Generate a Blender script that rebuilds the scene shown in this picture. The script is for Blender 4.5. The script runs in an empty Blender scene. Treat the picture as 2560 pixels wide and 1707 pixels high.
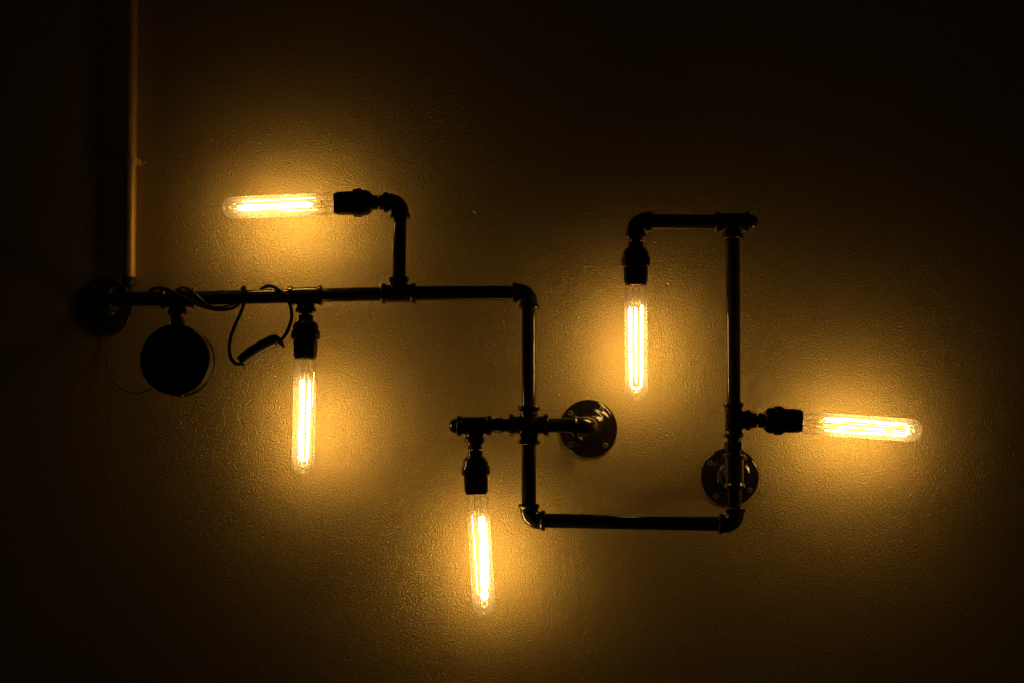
import bpy, bmesh, math, random
from mathutils import Vector, Matrix
random.seed(7)
R = math.radians
sc = bpy.context.scene
col = sc.collection

# ------------------------------------------------------------------ camera
F = 4978.0                      # focal length in photo pixels (photo is 2560 wide), a 70 mm lens
SHY = 0.0500
cam_d = bpy.data.cameras.new('camera')
cam_d.lens = 70.0; cam_d.sensor_width = 36.0; cam_d.shift_y = SHY
cam_d.clip_start = 0.05; cam_d.clip_end = 50
cam = bpy.data.objects.new('camera', cam_d); col.objects.link(cam)
CAM = Vector((0.0, -3.015, 1.20))
cam.location = CAM
cam.rotation_euler = (R(90 + 3.2), 0, R(1.9))
sc.camera = cam
CM = cam.rotation_euler.to_matrix()

# ------------------------------------------------------------------ world and exposure
w = bpy.data.worlds.new('World'); sc.world = w; w.use_nodes = True
bg = w.node_tree.nodes['Background']
bg.inputs[0].default_value = (1.0, 0.72, 0.36, 1); bg.inputs[1].default_value = 0.0036
sc.view_settings.view_transform = 'Standard'
sc.view_settings.look = 'None'
sc.view_settings.exposure = 0.0
sc.view_settings.gamma = 1.0
sc.render.engine = 'CYCLES'
sc.cycles.use_light_tree = True
sc.cycles.use_denoising = True
sc.cycles.denoising_prefilter = 'NONE'
sc.cycles.max_bounces = 10
sc.cycles.transparent_max_bounces = 24
sc.cycles.sample_clamp_indirect = 3.0

FIL_POWER = 82.0
LIGHT_COL = (1.0, 0.560, 0.14)

DL = 0.114                      # lamp plane, metres in front of the wall
def P(px, py, d=DL):
    """the point of the plane d metres in front of the wall seen at a photo pixel"""
    v = CM @ Vector(((px - 1280) / F, (853.5 - py) / F + SHY * 2560 / F, -1.0))
    t = (-d - CAM.y) / v.y
    return CAM + v * t
S = (3.015 - DL) / F            # metres per photo pixel in the lamp plane

# ------------------------------------------------------------------ materials
def new_mat(name):
    m = bpy.data.materials.new(name); m.use_nodes = True
    nt = m.node_tree; b = nt.nodes['Principled BSDF']
    return m, nt, b
def N(nt, t, **kw):
    n = nt.nodes.new(t)
    for k, v in kw.items(): setattr(n, k, v)
    return n

def mat_wall():
    m, nt, b = new_mat('rough_plaster')
    tc = N(nt, 'ShaderNodeTexCoord')
    L = nt.links.new
    # colour: warm plaster with faint mottling
    n1 = N(nt, 'ShaderNodeTexNoise'); n1.inputs['Scale'].default_value = 9; n1.inputs['Detail'].default_value = 5
    L(tc.outputs['Object'], n1.inputs['Vector'])
    n2 = N(nt, 'ShaderNodeTexNoise'); n2.inputs['Scale'].default_value = 380; n2.inputs['Detail'].default_value = 3
    L(tc.outputs['Object'], n2.inputs['Vector'])
    mx = N(nt, 'ShaderNodeMix', data_type='RGBA'); mx.inputs[6].default_value = (0.56, 0.42, 0.22, 1); mx.inputs[7].default_value = (0.52, 0.46, 0.20, 1)
    L(n1.outputs['Fac'], mx.inputs[0])
    mx2 = N(nt, 'ShaderNodeMix', data_type='RGBA', blend_type='MULTIPLY'); mx2.inputs[0].default_value = 0.5
    cr = N(nt, 'ShaderNodeValToRGB'); cr.color_ramp.elements[0].position = 0.3; cr.color_ramp.elements[0].color = (.55, .5, .45, 1)
    cr.color_ramp.elements[1].position = 0.62
    L(n2.outputs['Fac'], cr.inputs[0]); L(mx.outputs[2], mx2.inputs[6]); L(cr.outputs[0], mx2.inputs[7])
    # yellow gloss over red-brown matt: light falloff and its dim-end hue put into colour
    out = nt.nodes['Material Output']; nt.nodes.remove(b)
    gl = N(nt, 'ShaderNodeBsdfAnisotropic'); gl.distribution = 'GGX'; gl.inputs['Roughness'].default_value = 0.45
    L(mx2.outputs[2], gl.inputs['Color'])
    gt = N(nt, 'ShaderNodeMix', data_type='RGBA', blend_type='MULTIPLY'); gt.inputs[0].default_value = 1.0; gt.inputs[7].default_value = (0.70, 0.36, 0.26, 1)
    L(mx2.outputs[2], gt.inputs[6])
    df = N(nt, 'ShaderNodeBsdfDiffuse'); df.inputs['Roughness'].default_value = 1.0; L(gt.outputs[2], df.inputs['Color'])
    ms = N(nt, 'ShaderNodeMixShader'); ms.inputs[0].default_value = 0.055
    L(gl.outputs[0], ms.inputs[1]); L(df.outputs[0], ms.inputs[2]); L(ms.outputs[0], out.inputs['Surface'])
    # relief: stippled roller texture, finer grain, slow trowel waves
    wv = N(nt, 'ShaderNodeTexNoise'); wv.inputs['Scale'].default_value = 60; wv.inputs['Detail'].default_value = 1
    L(tc.outputs['Object'], wv.inputs['Vector'])
    ad = N(nt, 'ShaderNodeMix', data_type='VECTOR'); ad.inputs[0].default_value = 0.004
    L(tc.outputs['Object'], ad.inputs[4]); L(wv.outputs['Color'], ad.inputs[5])
    g1 = N(nt, 'ShaderNodeTexNoise'); g1.inputs['Scale'].default_value = WALL_SCALE; g1.inputs['Detail'].default_value = 3.0; g1.inputs['Roughness'].default_value = 0.55
    L(ad.outputs[1], g1.inputs['Vector'])
    g2 = N(nt, 'ShaderNodeTexNoise'); g2.inputs['Scale'].default_value = 22; g2.inputs['Detail'].default_value = 3
    L(tc.outputs['Object'], g2.inputs['Vector'])
    mu = N(nt, 'ShaderNodeMath', operation='MULTIPLY_ADD'); mu.inputs[1].default_value = 0.22
    L(g2.outputs['Fac'], mu.inputs[0]); L(g1.outputs['Fac'], mu.inputs[2])
    last = mu
    # three small knocks in the plaster
    for (px, py, r_) in ((1668, 713, .0022), (1183, 534, .0030), (365, 410, .0026)):
        q = P(px, py, 0.0)
        vd = N(nt, 'ShaderNodeVectorMath', operation='DISTANCE'); vd.inputs[1].default_value = q
        L(tc.outputs['Object'], vd.inputs[0])
        mr = N(nt, 'ShaderNodeMapRange'); mr.inputs['From Min'].default_value = r_ * .5; mr.inputs['From Max'].default_value = r_ * 1.5
        mr.inputs['To Min'].default_value = -0.8; mr.inputs['To Max'].default_value = 0
        L(vd.outputs['Value'], mr.inputs['Value'])
        a = N(nt, 'ShaderNodeMath', operation='ADD'); L(last.outputs[0], a.inputs[0]); L(mr.outputs[0], a.inputs[1]); last = a
    bp = N(nt, 'ShaderNodeBump'); bp.inputs['Strength'].default_value = 1.0; bp.inputs['Distance'].default_value = WALL_BUMP
    L(last.outputs[0], bp.inputs['Height']); L(bp.outputs[0], gl.inputs['Normal']); L(bp.outputs[0], df.inputs['Normal'])
    return m
WALL_SCALE = 450; WALL_BUMP = 0.0012

def mat_simple(name, colr, rough, metal=0.0, coat=0.0, bump=0.0, bscale=300, spec=0.5, var=0.0):
    m, nt, b = new_mat(name)
    b.inputs['Base Color'].default_value = (*colr, 1); b.inputs['Roughness'].default_value = rough
    b.inputs['Metallic'].default_value = metal; b.inputs['Coat Weight'].default_value = coat; b.inputs['Coat Roughness'].default_value = 0.08
    b.inputs['Specular IOR Level'].default_value = spec
    tc = N(nt, 'ShaderNodeTexCoord')
    if bump:
        n = N(nt, 'ShaderNodeTexNoise'); n.inputs['Scale'].default_value = bscale; n.inputs['Detail'].default_value = 3
        nt.links.new(tc.outputs['Object'], n.inputs['Vector'])
        bp = N(nt, 'ShaderNodeBump'); bp.inputs['Strength'].default_value = 1; bp.inputs['Distance'].default_value = bump
        nt.links.new(n.outputs['Fac'], bp.inputs['Height']); nt.links.new(bp.outputs[0], b.inputs['Normal'])
        if coat: nt.links.new(bp.outputs[0], b.inputs['Coat Normal'])
    if var:
        n = N(nt, 'ShaderNodeTexNoise'); n.inputs['Scale'].default_value = 70; n.inputs['Detail'].default_value = 5
        nt.links.new(tc.outputs['Object'], n.inputs['Vector'])
        mr = N(nt, 'ShaderNodeMapRange'); mr.inputs['From Min'].default_value = .3; mr.inputs['From Max'].default_value = .7
        mr.inputs['To Min'].default_value = max(0.05, rough - var); mr.inputs['To Max'].default_value = rough + var
        nt.links.new(n.outputs['Fac'], mr.inputs['Value']); nt.links.new(mr.outputs[0], b.inputs['Roughness'])
    return m

M_WALL = mat_wall()
M_PIPE = mat_simple('black_enamel_pipe', (0.028, 0.022, 0.015), 0.10, bump=0.00008, bscale=120, spec=0.6, var=.03)
M_CAST = mat_simple('black_cast_iron', (0.026, 0.020, 0.014), 0.12, bump=0.00050, bscale=230, spec=0.6, var=.03)
M_FLANGE = mat_simple('black_japanned_iron', (0.012, 0.010, 0.008), 0.10, bump=0.00020, bscale=60, spec=0.5, var=.03)
M_SOCK = mat_simple('black_bakelite', (0.022, 0.017, 0.012), 0.09, bump=0.00006, bscale=90, spec=0.5, var=.05)
M_DRUM = mat_simple('black_painted_steel', (0.006, 0.005, 0.004), 0.33, bump=0.00006, bscale=60, spec=0.16, var=.05)
M_CORD = mat_simple('black_rubber', (0.022, 0.018, 0.013), 0.36, bump=0.0001, bscale=500, spec=0.45)
M_WIRE = mat_simple('thin_brown_insulation', (0.05, 0.03, 0.018), 0.45)
M_SCREW = mat_simple('dull_steel_screw', (0.20, 0.14, 0.08), 0.45, metal=0.8, bump=.0001, bscale=700)
M_COPPER = mat_simple('copper_adapter', (0.17, 0.055, 0.025), 0.32, metal=0.9, bump=.0001, bscale=400)
M_BRASS = mat_simple('brass_screw_base', (0.70, 0.45, 0.16), 0.35, metal=0.9)
M_CONDUIT = mat_simple('painted_conduit', (0.52, 0.34, 0.15), 0.52, metal=0.82, bump=0.0002, bscale=300, spec=0.3)
M_LEAD = mat_simple('lead_wire_metal', (0.36, 0.20, 0.10), 0.4, metal=0.9)
M_SUPP = mat_simple('support_wire_metal', (0.9, 0.8, 0.7), 0.3, metal=0.6)

def mat_glass(name, haze):
    m = bpy.data.materials.new(name); m.use_nodes = True
    nt = m.node_tree; nt.nodes.clear(); L = nt.links.new
    out = N(nt, 'ShaderNodeOutputMaterial')
    tr = N(nt, 'ShaderNodeBsdfTransparent'); tr.inputs[0].default_value = (0.985, 0.97, 0.93, 1)
    gl = N(nt, 'ShaderNodeBsdfGlossy'); gl.inputs['Roughness'].default_value = 0.06; gl.inputs[0].default_value = (1, 1, 1, 1)
    tl = N(nt, 'ShaderNodeBsdfTranslucent'); tl.inputs[0].default_value = (0.85, 0.88, 1.0, 1)
    fn = N(nt, 'ShaderNodeFresnel'); fn.inputs[0].default_value = 1.3
    fr = N(nt, 'ShaderNodeMath', operation='MULTIPLY'); fr.inputs[1].default_value = 0.35; L(fn.outputs[0], fr.inputs[0])
    lw = N(nt, 'ShaderNodeLayerWeight'); lw.inputs[0].default_value = 0.5
    pw = N(nt, 'ShaderNodeMath', operation='POWER'); pw.inputs[1].default_value = 7.0; L(lw.outputs['Facing'], pw.inputs[0])
    ma = N(nt, 'ShaderNodeMath', operation='MULTIPLY_ADD'); ma.inputs[1].default_value = haze * 4; ma.inputs[2].default_value = haze; L(pw.outputs[0], ma.inputs[0])
    m1 = N(nt, 'ShaderNodeMixShader'); L(ma.outputs[0], m1.inputs[0])
    L(tr.outputs[0], m1.inputs[1]); L(tl.outputs[0], m1.inputs[2])
    m2 = N(nt, 'ShaderNodeMixShader'); L(fr.outputs[0], m2.inputs[0]); L(m1.outputs[0], m2.inputs[1]); L(gl.outputs[0], m2.inputs[2])
    L(m2.outputs[0], out.inputs[0])
    return m
M_GLASS = mat_glass('thin_bulb_glass', 0.075)
M_STEM = mat_glass('stem_glass', 0.06)
def mat_emit(k):
    m = bpy.data.materials.new('glowing_filament'); m.use_nodes = True
    nt = m.node_tree; nt.nodes.clear()
    out = N(nt, 'ShaderNodeOutputMaterial'); e = N(nt, 'ShaderNodeEmission')
    e.inputs[0].default_value = (*LIGHT_COL, 1); e.inputs[1].default_value = FIL_POWER * k
    nt.links.new(e.outputs[0], out.inputs[0])
    return m
FILS = {1: mat_emit(1.2), 2: mat_emit(0.76), 3: mat_emit(0.92), 4: mat_emit(0.80), 5: mat_emit(1.12)}   # five lamps, each strength tuned for the wall glow around it

# ------------------------------------------------------------------ object helpers
def link(name, me, mat, M=None, parent=None):
    o = bpy.data.objects.new(name, me); col.objects.link(o)
    if mat and len(me.materials) == 0: me.materials.append(mat)
    M = M or Matrix.Identity(4)
    if parent is not None:
        o.parent = parent
        M = WM[parent.name].inverted() @ M
    o.matrix_basis = M
    WM[o.name] = (WM[parent.name] @ M) if parent is not None else M
    return o
WM = {}
def empty(name, loc, label, cat, group=None, parent=None):
    o = bpy.data.objects.new(name, None); col.objects.link(o)
    o.empty_display_size = .02
    o.matrix_basis = Matrix.Translation(loc); WM[o.name] = Matrix.Translation(loc)
    o['label'] = label; o['category'] = cat
    if group: o['group'] = group
    return o
def frame(origin, z, y=(0, 1, 0)):
    z = Vector(z).normalized(); y = Vector(y)
    x = y.cross(z)
    if x.length < 1e-4: x = Vector((1, 0, 0)).cross(z) if abs(z.x) < .9 else Vector((0, 0, 1)).cross(z)
    x.normalize(); y = z.cross(x)
    M = Matrix((x, y, z)).transposed().to_4x4()
    M.translation = Vector(origin)
    return M
def frame_xz(origin, x, z):
    """local +X along x, local +Z along z (nearly perpendicular)"""
    x = Vector(x).normalized(); z = Vector(z); z = (z - x * z.dot(x)).normalized()
    y = z.cross(x)
    M = Matrix((x, y, z)).transposed().to_4x4(); M.translation = Vector(origin)
    return M
def mesh_from(bm, name, smooth=True, sharp=None):
    bmesh.ops.recalc_face_normals(bm, faces=bm.faces)
    me = bpy.data.meshes.new(name); bm.to_mesh(me); bm.free()
    if smooth:
        for p in me.polygons: p.use_smooth = True
        if sharp: me.set_sharp_from_angle(angle=R(sharp))
    return me
def add_lathe(bm, prof, seg=40, M=None, wob=0.0):
    """revolve (z, r) round Z"""
    rings = []
    for (z, r) in prof:
        if r < 1e-6:
            rings.append([bm.verts.new((0, 0, z))])
        else:
            rings.append([bm.verts.new((r * math.cos(2 * math.pi * i / seg), r * math.sin(2 * math.pi * i / seg), z)) for i in range(seg)])
    for a, b in zip(rings, rings[1:]):
        if len(a) == 1 and len(b) == 1: continue
        for i in range(seg):
            j = (i + 1) % seg
            if len(a) == 1: bm.faces.new((a[0], b[j], b[i]))
            elif len(b) == 1: bm.faces.new((a[i], a[j], b[0]))
            else: bm.faces.new((a[i], a[j], b[j], b[i]))
    vs = [v for r in rings for v in r]
    if M is not None: bmesh.ops.transform(bm, matrix=M, verts=vs)
    return vs
def lathe(name, prof, seg=40, sharp=35):
    bm = bmesh.new(); add_lathe(bm, prof, seg); return mesh_from(bm, name, True, sharp)
def add_sweep(bm, pts, rad, seg=12, caps=True):
    """tube through points; rad number or list"""
    pts = [Vector(p) for p in pts]; n = len(pts)
    rr = rad if isinstance(rad, (list, tuple)) else [rad] * n
    t0 = (pts[1] - pts[0]).normalized()
    u = t0.orthogonal().normalized(); rings = []
    for i, p in enumerate(pts):
        t = (pts[min(i + 1, n - 1)] - pts[max(i - 1, 0)]).normalized()
        u = (u - t * u.dot(t)).normalized(); v = t.cross(u)
        rings.append([bm.verts.new(p + (u * math.cos(2 * math.pi * k / seg) + v * math.sin(2 * math.pi * k / seg)) * rr[i]) for k in range(seg)])
    for a, b in zip(rings, rings[1:]):
        for k in range(seg):
            j = (k + 1) % seg; bm.faces.new((a[k], a[j], b[j], b[k]))
    if caps:
        bm.faces.new(rings[0][::-1]); bm.faces.new(rings[-1])
def catmull(pts, sub=8):
    pts = [Vector(p) for p in pts]; out = []
    q = [pts[0] * 2 - pts[1]] + pts + [pts[-1] * 2 - pts[-2]]
    for i in range(1, len(q) - 2):
        a, b, c, d = q[i - 1], q[i], q[i + 1], q[i + 2]
        for k in range(sub):
            t = k / sub
            out.append(0.5 * ((2 * b) + (c - a) * t + (2 * a - 5 * b + 4 * c - d) * t * t + (3 * b - a - 3 * c + d) * t ** 3))
    out.append(pts[-1]); return out
def fuse(bm, name, voxel=0.0008, smooth=4):
    """cast one solid from overlapping solids, with soft fillets"""
    bmesh.ops.recalc_face_normals(bm, faces=bm.faces)
    me = bpy.data.meshes.new('tmp'); bm.to_mesh(me); bm.free()
    o = bpy.data.objects.new('tmp', me); col.objects.link(o)
    md = o.modifiers.new('r', 'REMESH'); md.mode = 'VOXEL'; md.voxel_size = voxel
    ms = o.modifiers.new('s', 'SMOOTH'); ms.factor = 0.5; ms.iterations = smooth
    dg = bpy.context.evaluated_depsgraph_get()
    out = bpy.data.meshes.new_from_object(o.evaluated_get(dg)); out.name = name
    bpy.data.objects.remove(o); bpy.data.meshes.remove(me)
    for p in out.polygons: p.use_smooth = True
    return out

MM = 0.001
PR = 10.6 * MM        # pipe radius
BR = 13.0 * MM        # fitting body radius
BAND = 15.2 * MM      # bead radius
def leg_prof(length, band=BAND, body=BR, bw=6.5 * MM):
    return [(0, 0), (0, body), (length - bw - 1.2 * MM, body), (length - bw, band - .8 * MM), (length - bw + 1.2 * MM, band),
            (length - 1.0 * MM, band), (length, band - 1.2 * MM), (length, 0)]
RX = Matrix.Rotation(R(90), 4, 'Y')           # Z -> +X
RXn = Matrix.Rotation(R(-90), 4, 'Y')         # Z -> -X
RZn = Matrix.Rotation(R(180), 4, 'X')         # Z -> -Z
def make_elbow():
    bm = bmesh.new(); rb = 15 * MM; ln = 24.0 * MM
    arc = [Vector((rb - rb * math.cos(a), 0, rb - rb * math.sin(a))) for a in [R(90) * k / 12 for k in range(13)]]
    # arc runs from (0,0,rb) to (rb,0,0)
    arc = [Vector((0, 0, rb + 5 * MM))] + arc + [Vector((rb + 5 * MM, 0, 0))]
    add_sweep(bm, arc, BR, seg=28)
    def band(M):
        add_lathe(bm, [(14 * MM, 0), (14 * MM, BR), (ln - 7 * MM, BR + .3 * MM), (ln - 6.3 * MM, BAND - .8 * MM), (ln - 5.2 * MM, BAND),
                       (ln - 1.0 * MM, BAND), (ln, BAND - 1.2 * MM), (ln, 0)], 32, M)
    band(Matrix.Identity(4)); band(RX)
    return fuse(bm, 'elbow')
def make_tee(half=25.5 * MM, br=24.5 * MM):
    bm = bmesh.new()
    add_lathe(bm, leg_prof(half), 32, RX); add_lathe(bm, leg_prof(half), 32, RXn); add_lathe(bm, leg_prof(br), 32)
    return fuse(bm, 'tee')
def make_cross():
    bm = bmesh.new()
    for M in (Matrix.Identity(4), RX, RXn, RZn):
        add_lathe(bm, leg_prof(28.8 * MM, 16.4 * MM, 13.2 * MM, 6.6 * MM), 32, M)
    return fuse(bm, 'cross_fitting')
ME_ELBOW = make_elbow(); ME_TEE = make_tee(); ME_CROSS = make_cross()
ME_CAP = lathe('end_plug', [(-8 * MM, 0), (-8 * MM, 10.6 * MM), (4 * MM, 10.8 * MM)] +
               [(4 * MM + 9.6 * MM * math.sin(R(a)), 10.8 * MM * math.cos(R(a))) for a in range(12, 90, 13)] + [(13.6 * MM, 0)], 32, 60)

# ------------------------------------------------------------------ the wall
bm = bmesh.new()
a, b_, c, d_ = P(-900, -600, 0), P(3500, -600, 0), P(3500, 2300, 0), P(-900, 2300, 0)
x0, x1 = min(a.x, d_.x), max(b_.x, c.x); z0, z1 = min(c.z, d_.z), max(a.z, b_.z)
vs = [bm.verts.new(v) for v in ((x0, 0, z0), (x1, 0, z0), (x1, 0, z1), (x0, 0, z1), (x0, .12, z0), (x1, .12, z0), (x1, .12, z1), (x0, .12, z1))]
for f in ((0, 1, 2, 3), (5, 4, 7, 6), (4, 0, 3, 7), (1, 5, 6, 2), (3, 2, 6, 7), (4, 5, 1, 0)): bm.faces.new([vs[i] for i in f])
wall = link('wall', mesh_from(bm, 'wall', False), M_WALL)
wall['kind'] = 'structure'; wall['label'] = 'rough stippled ochre plaster wall behind the lamps'

# ------------------------------------------------------------------ the pipe fixture
K = dict(
    left=P(240, 749), tdrum=P(445, 746.5), tb=P(764, 740), ta=P(997, 734.5), tr=P(1322.5, 732), ea=P(1000, 506.5),
    cr=P(1322, 1062), td=P(1186, 1063.5), bl=P(1322, 1299.5), br=P(1838, 1309), t7=P(1836, 1177), te=P(1834, 1049), tt=P(1831, 556), tl=P(1589, 554),
    ef=P(1471, 1063))
fx = empty('pipe_light', P(1471, 1071, 0.0), 'black iron pipe wall light bent in a zigzag, holding five sockets and a round box', 'wall light')
def pipe(p, q, inset=(14, 14), r=PR, name='pipe'):
    p, q = Vector(p), Vector(q); d = (q - p); L = d.length; u = d / L
    a = p + u * inset[0] * MM; b = q - u * inset[1] * MM; L = (b - a).length
    me = lathe('pipe', [(0, r)] + [(L * k / 8, r) for k in range(1, 9)], 36, None)
    return link(name, me, M_PIPE, frame(a, u), fx)
V = Vector
X, Y, Z = V((1, 0, 0)), V((0, 1, 0)), V((0, 0, 1))
def dr(a, b): return (K[b] - K[a]).normalized()
pipe(K['left'], K['tdrum']); pipe(K['tdrum'], K['tb']); pipe(K['tb'], K['ta']); pipe(K['ta'], K['tr'])
pipe(K['ta'], K['ea'], r=9.9 * MM)
pipe(K['tr'], K['cr']); pipe(K['cr'], K['bl']); pipe(K['bl'], K['br'])
pipe(K['tt'], K['te']); pipe(K['tl'], K['tt'])
pipe(K['cr'], K['ef'], inset=(14, 14))
fit = lambda name, me, M: link(name, me, M_CAST, M, fx)
fit('elbow', ME_ELBOW, frame_xz(K['left'], dr('left', 'tdrum'), Y))
fit('tee', ME_TEE, frame_xz(K['tdrum'], dr('tdrum', 'tb'), -Z))
fit('tee', ME_TEE, frame_xz(K['tb'], dr('tb', 'ta'), -Z))
fit('tee', ME_TEE, frame_xz(K['ta'], dr('tb', 'tr'), Z))
fit('elbow', ME_ELBOW, frame_xz(K['tr'], dr('tr', 'ta'), -Z))
fit('elbow', ME_ELBOW, frame_xz(K['ea'], V((-1, 0, 0.0)), dr('ea', 'ta')))
fit('cross_fitting', ME_CROSS, frame_xz(K['cr'], X, Z))
fit('tee', ME_TEE, frame_xz(K['td'], dr('td', 'cr'), -Z))
fit('elbow', ME_ELBOW, frame_xz(K['ef'], -X, Y))
fit('elbow', ME_ELBOW, frame_xz(K['bl'], dr('bl', 'br'), Z))
fit('elbow', ME_ELBOW, frame_xz(K['br'], dr('br', 'bl'), Z))
fit('tee', ME_TEE, frame_xz(K['t7'], Z, Y))
fit('tee', ME_TEE, frame_xz(K['te'], Z, X))
fit('tee', ME_TEE, frame_xz(K['tt'], X, -Z))
fit('elbow', ME_ELBOW, frame_xz(K['tl'], dr('tl', 'tt'), -Z))
fit('end_plug', ME_CAP, frame(K['td'] - X * 24 * MM, -X))
fit('end_plug', ME_CAP, frame(K['tt'] + X * 24 * MM, X))

# threaded nipples: td-cr, te-t7, t7-br
def nipple(p, q, ins=(22, 22), ring=None):
    p, q = Vector(p), Vector(q); u = (q - p).normalized(); a = p + u * ins[0] * MM; L = (q - p).length - (ins[0] + ins[1]) * MM
    prof = [(0, 9.9 * MM)]
    z = 0.0
    while z < L - 1.7 * MM:
        prof += [(z + .2 * MM, 9.7 * MM), (z + .85 * MM, 10.7 * MM), (z + 1.5 * MM, 9.7 * MM)]; z += 1.7 * MM
    prof += [(L, 9.9 * MM)]
    o = link('threaded_nipple', lathe('threaded_nipple', prof, 32, 30), M_PIPE, frame(a, u), fx)
    if ring:
        zz, w_, r_ = ring
        me = lathe('coupling', [(0, 9 * MM), (0, r_ - 1 * MM), (1 * MM, r_), (w_ - 1 * MM, r_), (w_, r_ - 1 * MM), (w_, 9 * MM)], 8 if r_ > 13 * MM else 32, 30)
        link('coupling', me, M_CAST, frame(p + u * zz, u), fx)
nipple(K['td'], K['cr'], ring=(30 * MM, 12 * MM, 11.6 * MM))
nipple(K['te'], K['t7'], ring=(31 * MM, 13 * MM, 14.4 * MM))
nipple(K['t7'], K['br'])
# short pipes back to the wall
def back(p, ins=20):
    q = Vector((p.x, -0.010, p.z)); a = Vector((p.x, p.y + ins * MM, p.z)); L = (q - a).length
    link('pipe', lathe('pipe', [(0, PR), (L / 2, PR), (L, PR)], 36, None), M_PIPE, frame(a, (0, 1, 0), (0, 0, 1)), fx)
for k in ('left', 'ef', 't7'): back(K[k])

# wall flanges with screws
FP = [(0, 0), (0, 43 * MM), (.6 * MM, 43.8 * MM), (3.2 * MM, 43.8 * MM), (4.4 * MM, 42.4 * MM), (4.8 * MM, 39 * MM), (5.0 * MM, 31.5 * MM), (6.6 * MM, 29.5 * MM),
      (7.4 * MM, 27 * MM), (8.0 * MM, 20.5 * MM), (9.4 * MM, 18.2 * MM), (14 * MM, 17.4 * MM), (19 * MM, 17.0 * MM), (21 * MM, 15.6 * MM), (21 * MM, 0)]
bm = bmesh.new(); add_lathe(bm, FP, 72); ME_FL = mesh_from(bm, 'wall_flange', True, 50)
def screw_mesh():
    bm = bmesh.new(); r = 4.2 * MM; n = 24
    circ = [bm.verts.new((r * math.cos(2 * math.pi * i / n), r * math.sin(2 * math.pi * i / n), .9 * MM)) for i in range(n)]
    a, l = .55 * MM, 2.3 * MM
    pl = [(l, -a), (l, a), (a, a), (a, l), (-a, l), (-a, a), (-l, a), (-l, -a), (-a, -a), (-a, -l), (a, -l), (a, -a)]
    plus = [bm.verts.new((x, y, 1.1 * MM)) for x, y in pl]
    ec = [bm.edges.new((circ[i], circ[(i + 1) % n])) for i in range(n)]
    ep = [bm.edges.new((plus[i], plus[(i + 1) % 12])) for i in range(12)]
    bmesh.ops.triangle_fill(bm, use_beauty=True, edges=ec + ep)
    # drop faces filling the plus
    for f in list(bm.faces):
        if all(v in plus for v in f.verts):
            c_ = f.calc_center_median()
            if (abs(c_.x) < a and abs(c_.y) < l) or (abs(c_.y) < a and abs(c_.x) < l): bm.faces.remove(f)
    low = [bm.verts.new((x, y, -.8 * MM)) for x, y in pl]
    for i in range(12): bm.faces.new((plus[i], plus[(i + 1) % 12], low[(i + 1) % 12], low[i]))
    bm.faces.new(low)
    cl = [bm.verts.new((v.co.x, v.co.y, -.9 * MM)) for v in circ]
    for i in range(n): bm.faces.new((circ[i], circ[(i + 1) % n], cl[(i + 1) % n], cl[i]))
    return mesh_from(bm, 'screw', False)
ME_SCREW = screw_mesh()
def flange(px, py, angs, label=None):
    c = P(px, py, 0.0)
    o = link('wall_flange', ME_FL, M_FLANGE, frame((c.x, -.0005, c.z), (0, -1, 0), (0, 0, 1)), fx)
    if label: o['label'] = label
    for an in angs:
        q = c + V((math.cos(R(an)) * 36 * MM, -.0052, math.sin(R(an)) * 36 * MM))
        link('screw', ME_SCREW, M_SCREW, frame(q, (0, -1, 0), (math.sin(R(an * 1.7)), 0, math.cos(R(an * 1.7)))), o)
flange(1471, 1071, (56, 138, 316, 222))
flange(1824, 1191, (145, 52, 326, 235))
flange(261, 770, (120, 60, 316, 225))
# the back legs meet their own flange hubs (small offsets are the hub's play)

# the round box hanging under the left tee
dc = P(437, 898, DL + .0225)
DM = frame((dc.x, -DL + .0225, dc.z), (0, -1, 0), (0, 0, 1))
rr = 50.2 * MM
body = lathe('box_body', [(0, 0), (0, rr + .8 * MM), (1.5 * MM, rr + 1.6 * MM), (5 * MM, rr + 1.6 * MM), (6.2 * MM, rr + .2 * MM), (34 * MM, rr), (34 * MM, rr - 3 * MM), (34 * MM, 0)], 96, 40)
box = link('round_box', body, M_DRUM, DM, fx); box['label'] = 'round black electrical box hanging below the left end of the pipe'
lid = lathe('lid', [(34.2 * MM, 0), (34.2 * MM, rr + .8 * MM), (35 * MM, rr + 1.3 * MM), (42 * MM, rr + 1.3 * MM), (43.6 * MM, rr + .8 * MM), (44.8 * MM, rr - 1 * MM), (45 * MM, rr - 3 * MM), (44.2 * MM, rr - 4.2 * MM), (44.2 * MM, 0)], 96, 40)
link('lid', lid, M_DRUM, DM, box)
for an in (33, 275, 155):
    q = V((math.cos(R(an)) * (rr + .5 * MM), 0, math.sin(R(an)) * (rr + .5 * MM))) + V((dc.x, -DL + .010, dc.z))
    link('rim_screw', lathe('rim_screw', [(0, 2.4 * MM), (1.2 * MM, 2.4 * MM), (2.2 * MM, 1.5 * MM), (2.5 * MM, 0)], 12), M_SCREW,
         frame(q, (math.cos(R(an)), 0, math.sin(R(an))), (0, 1, 0)), box)
# neck between tee and box
q0 = K['tdrum'] - Z * 23 * MM; q1 = V((dc.x, -DL, dc.z + rr - 2 * MM)); L = (q1 - q0).length
link('threaded_nipple', lathe('threaded_nipple', [(0, 11.6 * MM)] + [(z * MM, (10.2 + .7 * (i % 2)) * MM) for i, z in enumerate((2, 3, 4, 5, 6, 7, 8, 9))] + [(L, 10.6 * MM)], 32, 30), M_COPPER,
     frame(q0, q1 - q0), fx)['label'] = 'copper threaded nipple above the round box'

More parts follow.
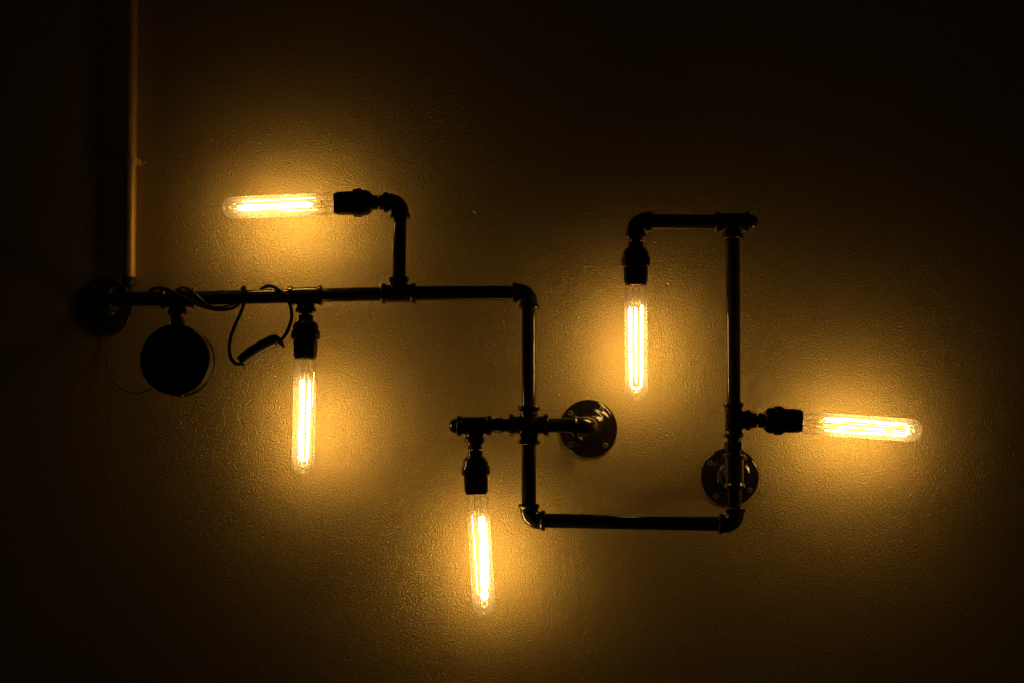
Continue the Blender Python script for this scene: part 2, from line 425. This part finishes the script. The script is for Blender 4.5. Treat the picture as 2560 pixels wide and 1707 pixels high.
# ------------------------------------------------------------------ sockets
def px(v): return v * S
SOCK = [(-2, 8), (0, 18.4), (1.2, 18.8), (11, 18.8), (12.5, 19), (15, 23), (20, 28.5), (26, 31.6), (31, 32.6), (38, 32.8), (38.8, 34.4), (42, 35.4), (58, 35.2), (61.5, 34.2), (63.0, 31.2),
        (64, 30.6), (90, 30.2), (103, 29.2), (104.2, 28.4), (104.6, 26.6), (105.8, 26.6), (106.2, 27.2), (108.4, 27.0), (109.5, 25.8), (109.5, 24.2), (106, 23.8), (85, 23.6), (84, 0)]
ME_SOCK = lathe('socket', [(a * S, r * S) for a, r in SOCK], 56, 32)
ME_SCOLLAR = lathe('socket_collar', [(38.9 * S, 33 * S), (39.4 * S, 36.0 * S), (41 * S, 36.6 * S), (57 * S, 36.4 * S), (59 * S, 35.6 * S), (60 * S, 33 * S)], 56, 40)
ME_THROAT = lathe('throat', [(92 * S, 0), (92 * S, 9 * S), (98 * S, 20 * S), (105.5 * S, 23.5 * S), (105.5 * S, 23.7 * S)], 40, 40)
def socket(neck, axis, corner):
    """neck: start of the neck; corner: fitting centre it screws into"""
    u = Vector(axis).normalized(); M = frame(neck, u)
    o = link('socket', ME_SOCK, M_SOCK, M, fx)
    link('collar', ME_SCOLLAR, M_SOCK, M, o)
    # adapter between fitting face and neck
    a = corner + (neck - corner).normalized() * 22 * MM; L = (neck - a).length + 1 * MM
    e = L - 3.2 * MM
    prof = [(0, 12.4 * MM), (e * .45, 12.4 * MM), (e * .5, 10.4 * MM), (e * .62, 10.9 * MM), (e * .72, 10.3 * MM), (e * .84, 10.9 * MM), (e, 10.4 * MM), (e + .2 * MM, 6.0 * MM), (L, 6.0 * MM)]
    link('adapter', lathe('adapter', prof, 40, 30), M_COPPER, frame(a, u), fx)
    return M

# ------------------------------------------------------------------ bulbs
GR = 28.0 * S
def glass_profile(L):
    p = [(-14 * S, 20 * S), (-4 * S, 22.5 * S), (0, 23.6 * S), (3 * S, 25.4 * S), (7 * S, 27.0 * S), (13 * S, 27.8 * S), (22 * S, GR)]
    for k in range(1, 6): p.append((22 * S + (L - 22 * S - GR) * k / 6, GR))
    for a in range(0, 90, 9): p.append((L - GR * .96 + GR * .96 * math.sin(R(a)), GR * math.cos(R(a))))
    p.append((L, 0)); return p
def bulb(mouth, tip, label, strands, seed, rot=0.0):
    """strands: list of (kind, x_px top, x_px bottom, depth_mm, width_px, z0_px, z1_px)"""
    rnd = random.Random(seed)
    mouth, tip = Vector(mouth), Vector(tip); u = (tip - mouth); L = u.length
    M = frame(mouth, u)
    root = empty('tube_bulb', mouth, label, 'light bulb', 'lit tubular filament bulbs in the pipe light')
    WMroot = WM[root.name]
    link('glass', lathe('glass', glass_profile(L), 64, None), M_GLASS, M, root)
    bs = lathe('screw_base', [(-26 * S, 0), (-26 * S, 21 * S), (-20 * S, 20.4 * S), (-14 * S, 21.4 * S), (-8 * S, 20.6 * S), (-3 * S, 22 * S), (-2.2 * S, 22.2 * S), (-2.0 * S, 10 * S), (-5 * S, 0)], 40, 40)
    link('screw_base', bs, M_BRASS, M, root)
    # filament: a wire running up and down, strand after strand
    bm = bmesh.new()
    for st in strands:
        pts, rad = st
        add_sweep(bm, [V((x * S, y * MM, z * S)) for (x, y, z) in pts], [r * S for r in rad] if isinstance(rad, (list, tuple)) else rad * S, seg=6)
    link('filament', mesh_from(bm, 'filament', True, None), FILS[seed], M, root)
    # glass stem with its flare, bead and centre rod
    bm = bmesh.new()
    add_lathe(bm, [(-4 * S, 0), (-4 * S, 15 * S), (0, 11 * S), (6 * S, 7 * S), (14 * S, 5.6 * S), (20 * S, 6.4 * S), (25 * S, 5.0 * S), (28 * S, 2 * S), (30 * S, 1.0 * S), (L - 30 * S, 1.0 * S), (L - 26 * S, 2.8 * S), (L - 23 * S, 2.2 * S), (L - 22 * S, 0)], 20)
    link('glass_stem', mesh_from(bm, 'glass_stem', True, 50), M_STEM, M, root)
    # lead-in wires
    bm = bmesh.new()
    for sgn in (-1, 1):
        xx = strands[0][0][0][0] if sgn < 0 else strands[-1][0][0][0]
        yy = strands[0][0][0][1] if sgn < 0 else strands[-1][0][0][1]
        add_sweep(bm, [V((sgn * 6 * S, 0, 2 * S)), V((sgn * 9 * S, 0, 20 * S)), V((sgn * 8 * S, 0, 32 * S)), V((xx * S, yy * MM, strands[0][0][0][2] * S))], .75 * S, 6)
    add_sweep(bm, [V((-10 * S, 0, 31 * S)), V((10 * S, 0, 31 * S))], .6 * S, 6)
    link('lead_wire', mesh_from(bm, 'lead_wire'), M_LEAD, M, root)
    # support hooks at the far end and near the stem
    bm = bmesh.new()
    for k in range(5):
        a = 2 * math.pi * k / 5 + rot + rnd.uniform(-.2, .2)
        ca, sa = math.cos(a), math.sin(a)
        zt = L - 34 * S
        add_sweep(bm, [V((ca * 2 * S, sa * 2 * S, L - 24 * S)), V((ca * 6 * S, sa * 6 * S, L - 18 * S)), V((ca * 12 * S, sa * 12 * S, L - 24 * S)), V((ca * 11 * S, sa * 11 * S, zt))], .8 * S, 6)
    add_lathe(bm, [(L - 20 * S, 0), (L - 20 * S, 3 * S), (L - 14 * S, 4.6 * S), (L - 12 * S, 4.0 * S), (L - 12 * S, 0)], 12)
    link('support_wire', mesh_from(bm, 'support_wire'), M_SUPP, M, root)
    bm = bmesh.new()
    for k in range(5):
        a = 2 * math.pi * k / 5 + rot + .4
        ca, sa = math.cos(a), math.sin(a)
        add_sweep(bm, [V((ca * 1 * S, sa * 1 * S, 27 * S)), V((ca * 9 * S, sa * 9 * S, 34 * S)), V((ca * 11 * S, sa * 11 * S, 50 * S))], .5 * S, 6)
    link('anchor_wire', mesh_from(bm, 'anchor_wire'), M_SUPP, M, root)
    return root
def band(xt, xb, depth, width, z0, z1, seed, wob=.5):
    """one glowing band: neighbouring strands joined by small turns; returns a list of (points, radius)"""
    rnd = random.Random(seed); out = []
    n = max(1, round(width / 4.0)); r = width / n / 2 * 1.12
    for i in range(n):
        o = (i - (n - 1) / 2) * (width - 2 * r) / max(1, n - 1) if n > 1 else 0
        pts, rad = [], []
        e0 = rnd.uniform(-2.5, 2.5); e1 = rnd.uniform(-3, 3); m = 9; ph = rnd.uniform(0, 6)
        for k in range(m + 1):
            t = k / m
            pts.append((xt + (xb - xt) * t + o + wob * math.sin(ph + t * 9) , depth + rnd.uniform(-.3, .3), z0 + e0 + (z1 + e1 - z0 - e0) * t))
            rad.append(r * (0.45 if k in (0, m) else 1) * rnd.uniform(.88, 1.08))
        out.append((pts, rad))
    return out
def uturn(xl, xr, d0, d1, z, drop, r):
    m = 10
    return [([(xl + (xr - xl) * (0.5 - 0.5 * math.cos(math.pi * k / m)), d0 + (d1 - d0) * k / m, z + drop * math.sin(math.pi * k / m)) for k in range(m + 1)], r)]

BUL = 'lit tubular filament bulb '
def unit(p, q): return (Vector(q) - Vector(p)).normalized()
# A: points left above the long pipe
ax = unit(P(940, 506.5), P(836, 509.5)); socket(P(944, 506.5), ax, K['ea'])
st = band(0.5, -1.5, 0, 13, 56, 244, 11) + band(15.2, 12.5, -7, 1.0, 46, 230, 13, .2) + band(-15, -14, -4, .25, 40, 130, 14, .1)
bulb(P(834, 510), P(555.6, 521.5), BUL + 'lying level and pointing left above the long pipe', st, 1, .3)
# B: hangs below the pipe at left
socket(P(765, 788.5), unit(P(765, 788.5), P(763, 896)), K['tb'])
st = band(7, 6, 2, 12, 54, 248, 21) + band(-12.5, -11.5, -4, 6.5, 54, 248, 22) + uturn(11, -12.5, 2, -4, 246, 9, 3.0) + band(-22, -20, 3, .25, 32, 120, 24, .1)
bulb(P(763, 895), P(757, 1183.5), BUL + 'hanging straight down beside the dangling cable', st, 2, .9)
# C: hangs from the upper right arm
socket(P(1589.5, 605.5), unit(P(1589.5, 605.5), P(1589.5, 712)), K['tl'])
st = band(15.5, 13, 1, 6.8, 58, 250, 31) + band(-15.5, -12, -1, 6.8, 54, 250, 32) + uturn(14, -13, 1, -1, 247, 12, 2.2) + band(-2.5, -1.5, 8, .5, 56, 244, 33, .1) + band(3, 2.5, -8, .5, 56, 244, 34, .1) + band(9, 7.5, -6, .12, 56, 230, 35, .1) + band(-9, -7.5, 5, .12, 56, 230, 36, .1)
bulb(P(1589.5, 712.5), P(1591, 1000), BUL + 'hanging straight down inside the upper right pipe frame', st, 3, 0)
# D: hangs, tilted, lowest
socket(P(1187.5, 1126), unit(P(1187.5, 1126), P(1191, 1240)), K['td'])
st = band(-8, -3, 1, 16, 54, 246, 41) + band(-12, 0, 5, 4, 90, 255, 42) + uturn(4, -9, 1, 1, 244, 15, 3.6) + band(15, 13, -5, 1.2, 52, 244, 43, .2) + band(-21, -15, -4, .9, 70, 230, 44, .2)
bulb(P(1193, 1237), P(1211, 1536.5), BUL + 'tilted slightly, hanging lowest in the picture below the end plug', st, 4, 1.2)
# E: points right
socket(P(1895.5, 1049.8), unit(P(1895.5, 1049.8), P(2012, 1051.5)), K['te'])
st = band(-15, -14, 2, 5.0, 54, 256, 51, 1.0) + band(15, 14.5, -2, 5.0, 54, 254, 52, 1.0) + uturn(-14, 14.5, 2, -2, 252, 9, 2.6)
for i, xx in enumerate((-6, 0.5, 6.5)): st += band(xx, xx * .9 + 1, (-6, 7, -7, 5)[i], 0.3, 52, 250, 53 + i, .25)
st.append(st.pop(1))
bulb(P(2007, 1056.0), P(2305, 1076.5), BUL + 'dipping slightly and pointing right, at the right edge of the pipework', st, 5, .5)

# ------------------------------------------------------------------ the loose cable
PF, PB = DL + .0135, DL - .0135
cab = empty('cable', P(599, 762, PF), 'loose black cable wound round the long pipe, a thick sleeve in its hanging loop', 'cable')
def tube(name, pts, rad, mat, parent, sub=8, seg=14):
    q = catmull([P(*p) for p in pts], sub); bm = bmesh.new(); add_sweep(bm, q, rad, seg)
    return link(name, mesh_from(bm, name, True, 60), mat, None, parent)
CR = 2.7 * MM
tube('cord', [(324, 716, .022), (330, 735, .040), (352, 742, PB - .004), (372, 732, PB), (380, 724, DL), (400, 721, PF - .003), (420, 725, PF + .003), (440, 736, PF + .005), (466, 748, PF + .005), (493, 760.5, PF + .003), (523, 771, DL + .006), (550, 775, DL + .004), (580, 771, DL - .002),
              (600, 758, PB - .001), (604, 740, PB - .001), (606, 723, DL - .004), (611, 718.5, DL + .003), (616, 728, PF), (614, 745, PF + .001), (609, 764, PF), (599, 790, DL + .008), (588.5, 812, DL + .002), (577, 844, DL), (573, 872, DL), (577.5, 894, DL),
              (588, 907, DL), (600, 909, DL), (614, 899, DL), (640, 876, DL), (668, 858, DL), (690, 851, DL), (701, 850, DL), (713, 838, DL), (724, 815, DL), (729.5, 792, DL + .002), (726, 766, PF), (717.5, 746, PF + .001), (706, 731, PF - .001), (692, 720, DL + .007), (675, 715.5, DL), (660, 719, DL - .008), (648, 730, PB), (640, 745, PB)],
     CR, M_CORD, cab)
tube('cord', [(424, 744, PB), (436, 731, PB + .004), (446, 723, DL), (458, 719.5, DL + .006), (471, 723, PF), (490, 738, PF + .004), (511, 756, PF + .001), (525, 765.5, DL + .005), (550, 768, DL + .008), (575, 764, DL + .006), (592, 757, DL - .004), (600, 745, PB - .003)],
     1.7 * MM, M_CORD, cab)
# sleeve: an arched, flattened sheath
q = catmull([P(x, y, DL + .001) for x, y in ((600, 904), (613, 893), (630, 880.5), (652, 867), (672, 857), (686, 851), (694, 851))], 5)
bm = bmesh.new(); n = len(q)
add_sweep(bm, q, [(8.6 + 0.8 * math.sin(math.pi * i / (n - 1))) * MM * (0.72 if i in (0,) else 0.62 if i == n - 1 else 1) for i in range(n)], 20)
link('sleeve', mesh_from(bm, 'sleeve', True, 50), M_CORD, None, cab)
bm = bmesh.new(); q = catmull([P(x, y, DL + .003) for x, y in ((690, 848), (698, 852), (705, 860), (711, 870.5))], 4); n = len(q)
add_sweep(bm, q, [(5.6 * (1 - (i / (n - 1)) ** 1.4) + .5) * MM for i in range(n)], 12)
link('sleeve_tab', mesh_from(bm, 'sleeve_tab', True, 50), M_CORD, None, cab)
tube('wire_tail', [(602, 909, DL + .002), (609, 915, DL + .003), (621, 923, DL + .004)], [(1.5 - .09 * i) * MM for i in range(17)], M_CORD, cab)

# thin wire from the left flange to the round box
q = catmull([P(*p) for p in [(266, 800, .006), (267, 840, .004), (266, 885, .006), (270, 923, .010), (281, 948, .015), (297, 967, .022), (322, 979, .030), (343, 981.5, .036), (365, 976, .040), (385, 966, .043), (400, 955, .0435)]], 8)
bm = bmesh.new(); add_sweep(bm, q, 1.0 * MM, 10)
wr = link('thin_wire', mesh_from(bm, 'thin_wire'), M_WIRE)
wr['label'] = 'thin dark wire hanging in a curve from the left flange to the round box'; wr['category'] = 'wire'

# ------------------------------------------------------------------ conduit on the wall
CRD = 9.6 * MM; dcd = CRD + .006
top, bot = P(332, -260, dcd), P(323.5, 700, dcd)
cond = empty('conduit', P(323.5, 700, 0), 'narrow painted conduit clipped upright to the wall at the left, ending above the pipe', 'conduit')
u = (bot - top).normalized(); L = (bot - top).length
link('tube', lathe('tube', [(L * k / 24, CRD) for k in range(25)], 40, None), M_CONDUIT, frame(top, u), cond)
link('end_boot', lathe('end_boot', [(0, CRD - .5 * MM), (0, CRD + 1.2 * MM), (10 * MM, CRD + 1.4 * MM), (13 * MM, CRD - 1 * MM), (15 * MM, 3 * MM), (15 * MM, 0)], 32, 40), M_CORD, frame(bot - u * 4 * MM, u), cond)
cc = P(327.5, 405, dcd)
me = bmesh.new()
# saddle clip: strip bent over the tube with two flat ears
w2 = 6.0 * MM; t = 1.5 * MM; ro = CRD + .8 * MM
def strip(bm, sec, w2, t):
    ra = []
    n = len(sec)
    for i, p in enumerate(sec):
        a = sec[max(0, i - 1)]; b = sec[min(n - 1, i + 1)]
        tx, ty = b[0] - a[0], b[1] - a[1]; l = math.hypot(tx, ty); nx, ny = -ty / l, tx / l
        ra.append([bm.verts.new((p[0] + nx * s * t / 2, p[1] + ny * s * t / 2, z)) for s, z in ((-1, -w2), (1, -w2), (1, w2), (-1, w2))])
    for a, b in zip(ra, ra[1:]):
        for k in range(4): bm.faces.new((a[k], a[(k + 1) % 4], b[(k + 1) % 4], b[k]))
    bm.faces.new(ra[0][::-1]); bm.faces.new(ra[-1])
sec = [(ro + 5 * MM, dcd - 1 * MM), (ro + 1.5 * MM, dcd - 1 * MM)] + [(ro * math.cos(R(a)), -ro * math.sin(R(a))) for a in range(5, 176, 12)] + [(-ro - 1.5 * MM, dcd - 1 * MM), (-ro - 6 * MM, dcd - 1 * MM)]
sec = [(x, y if abs(x) < ro + MM * .5 else y) for x, y in sec]
bm = bmesh.new(); strip(bm, sec, w2, t)
clip = link('saddle_clip', mesh_from(bm, 'saddle_clip', True, 40), M_CONDUIT, Matrix.Translation(cc), cond)
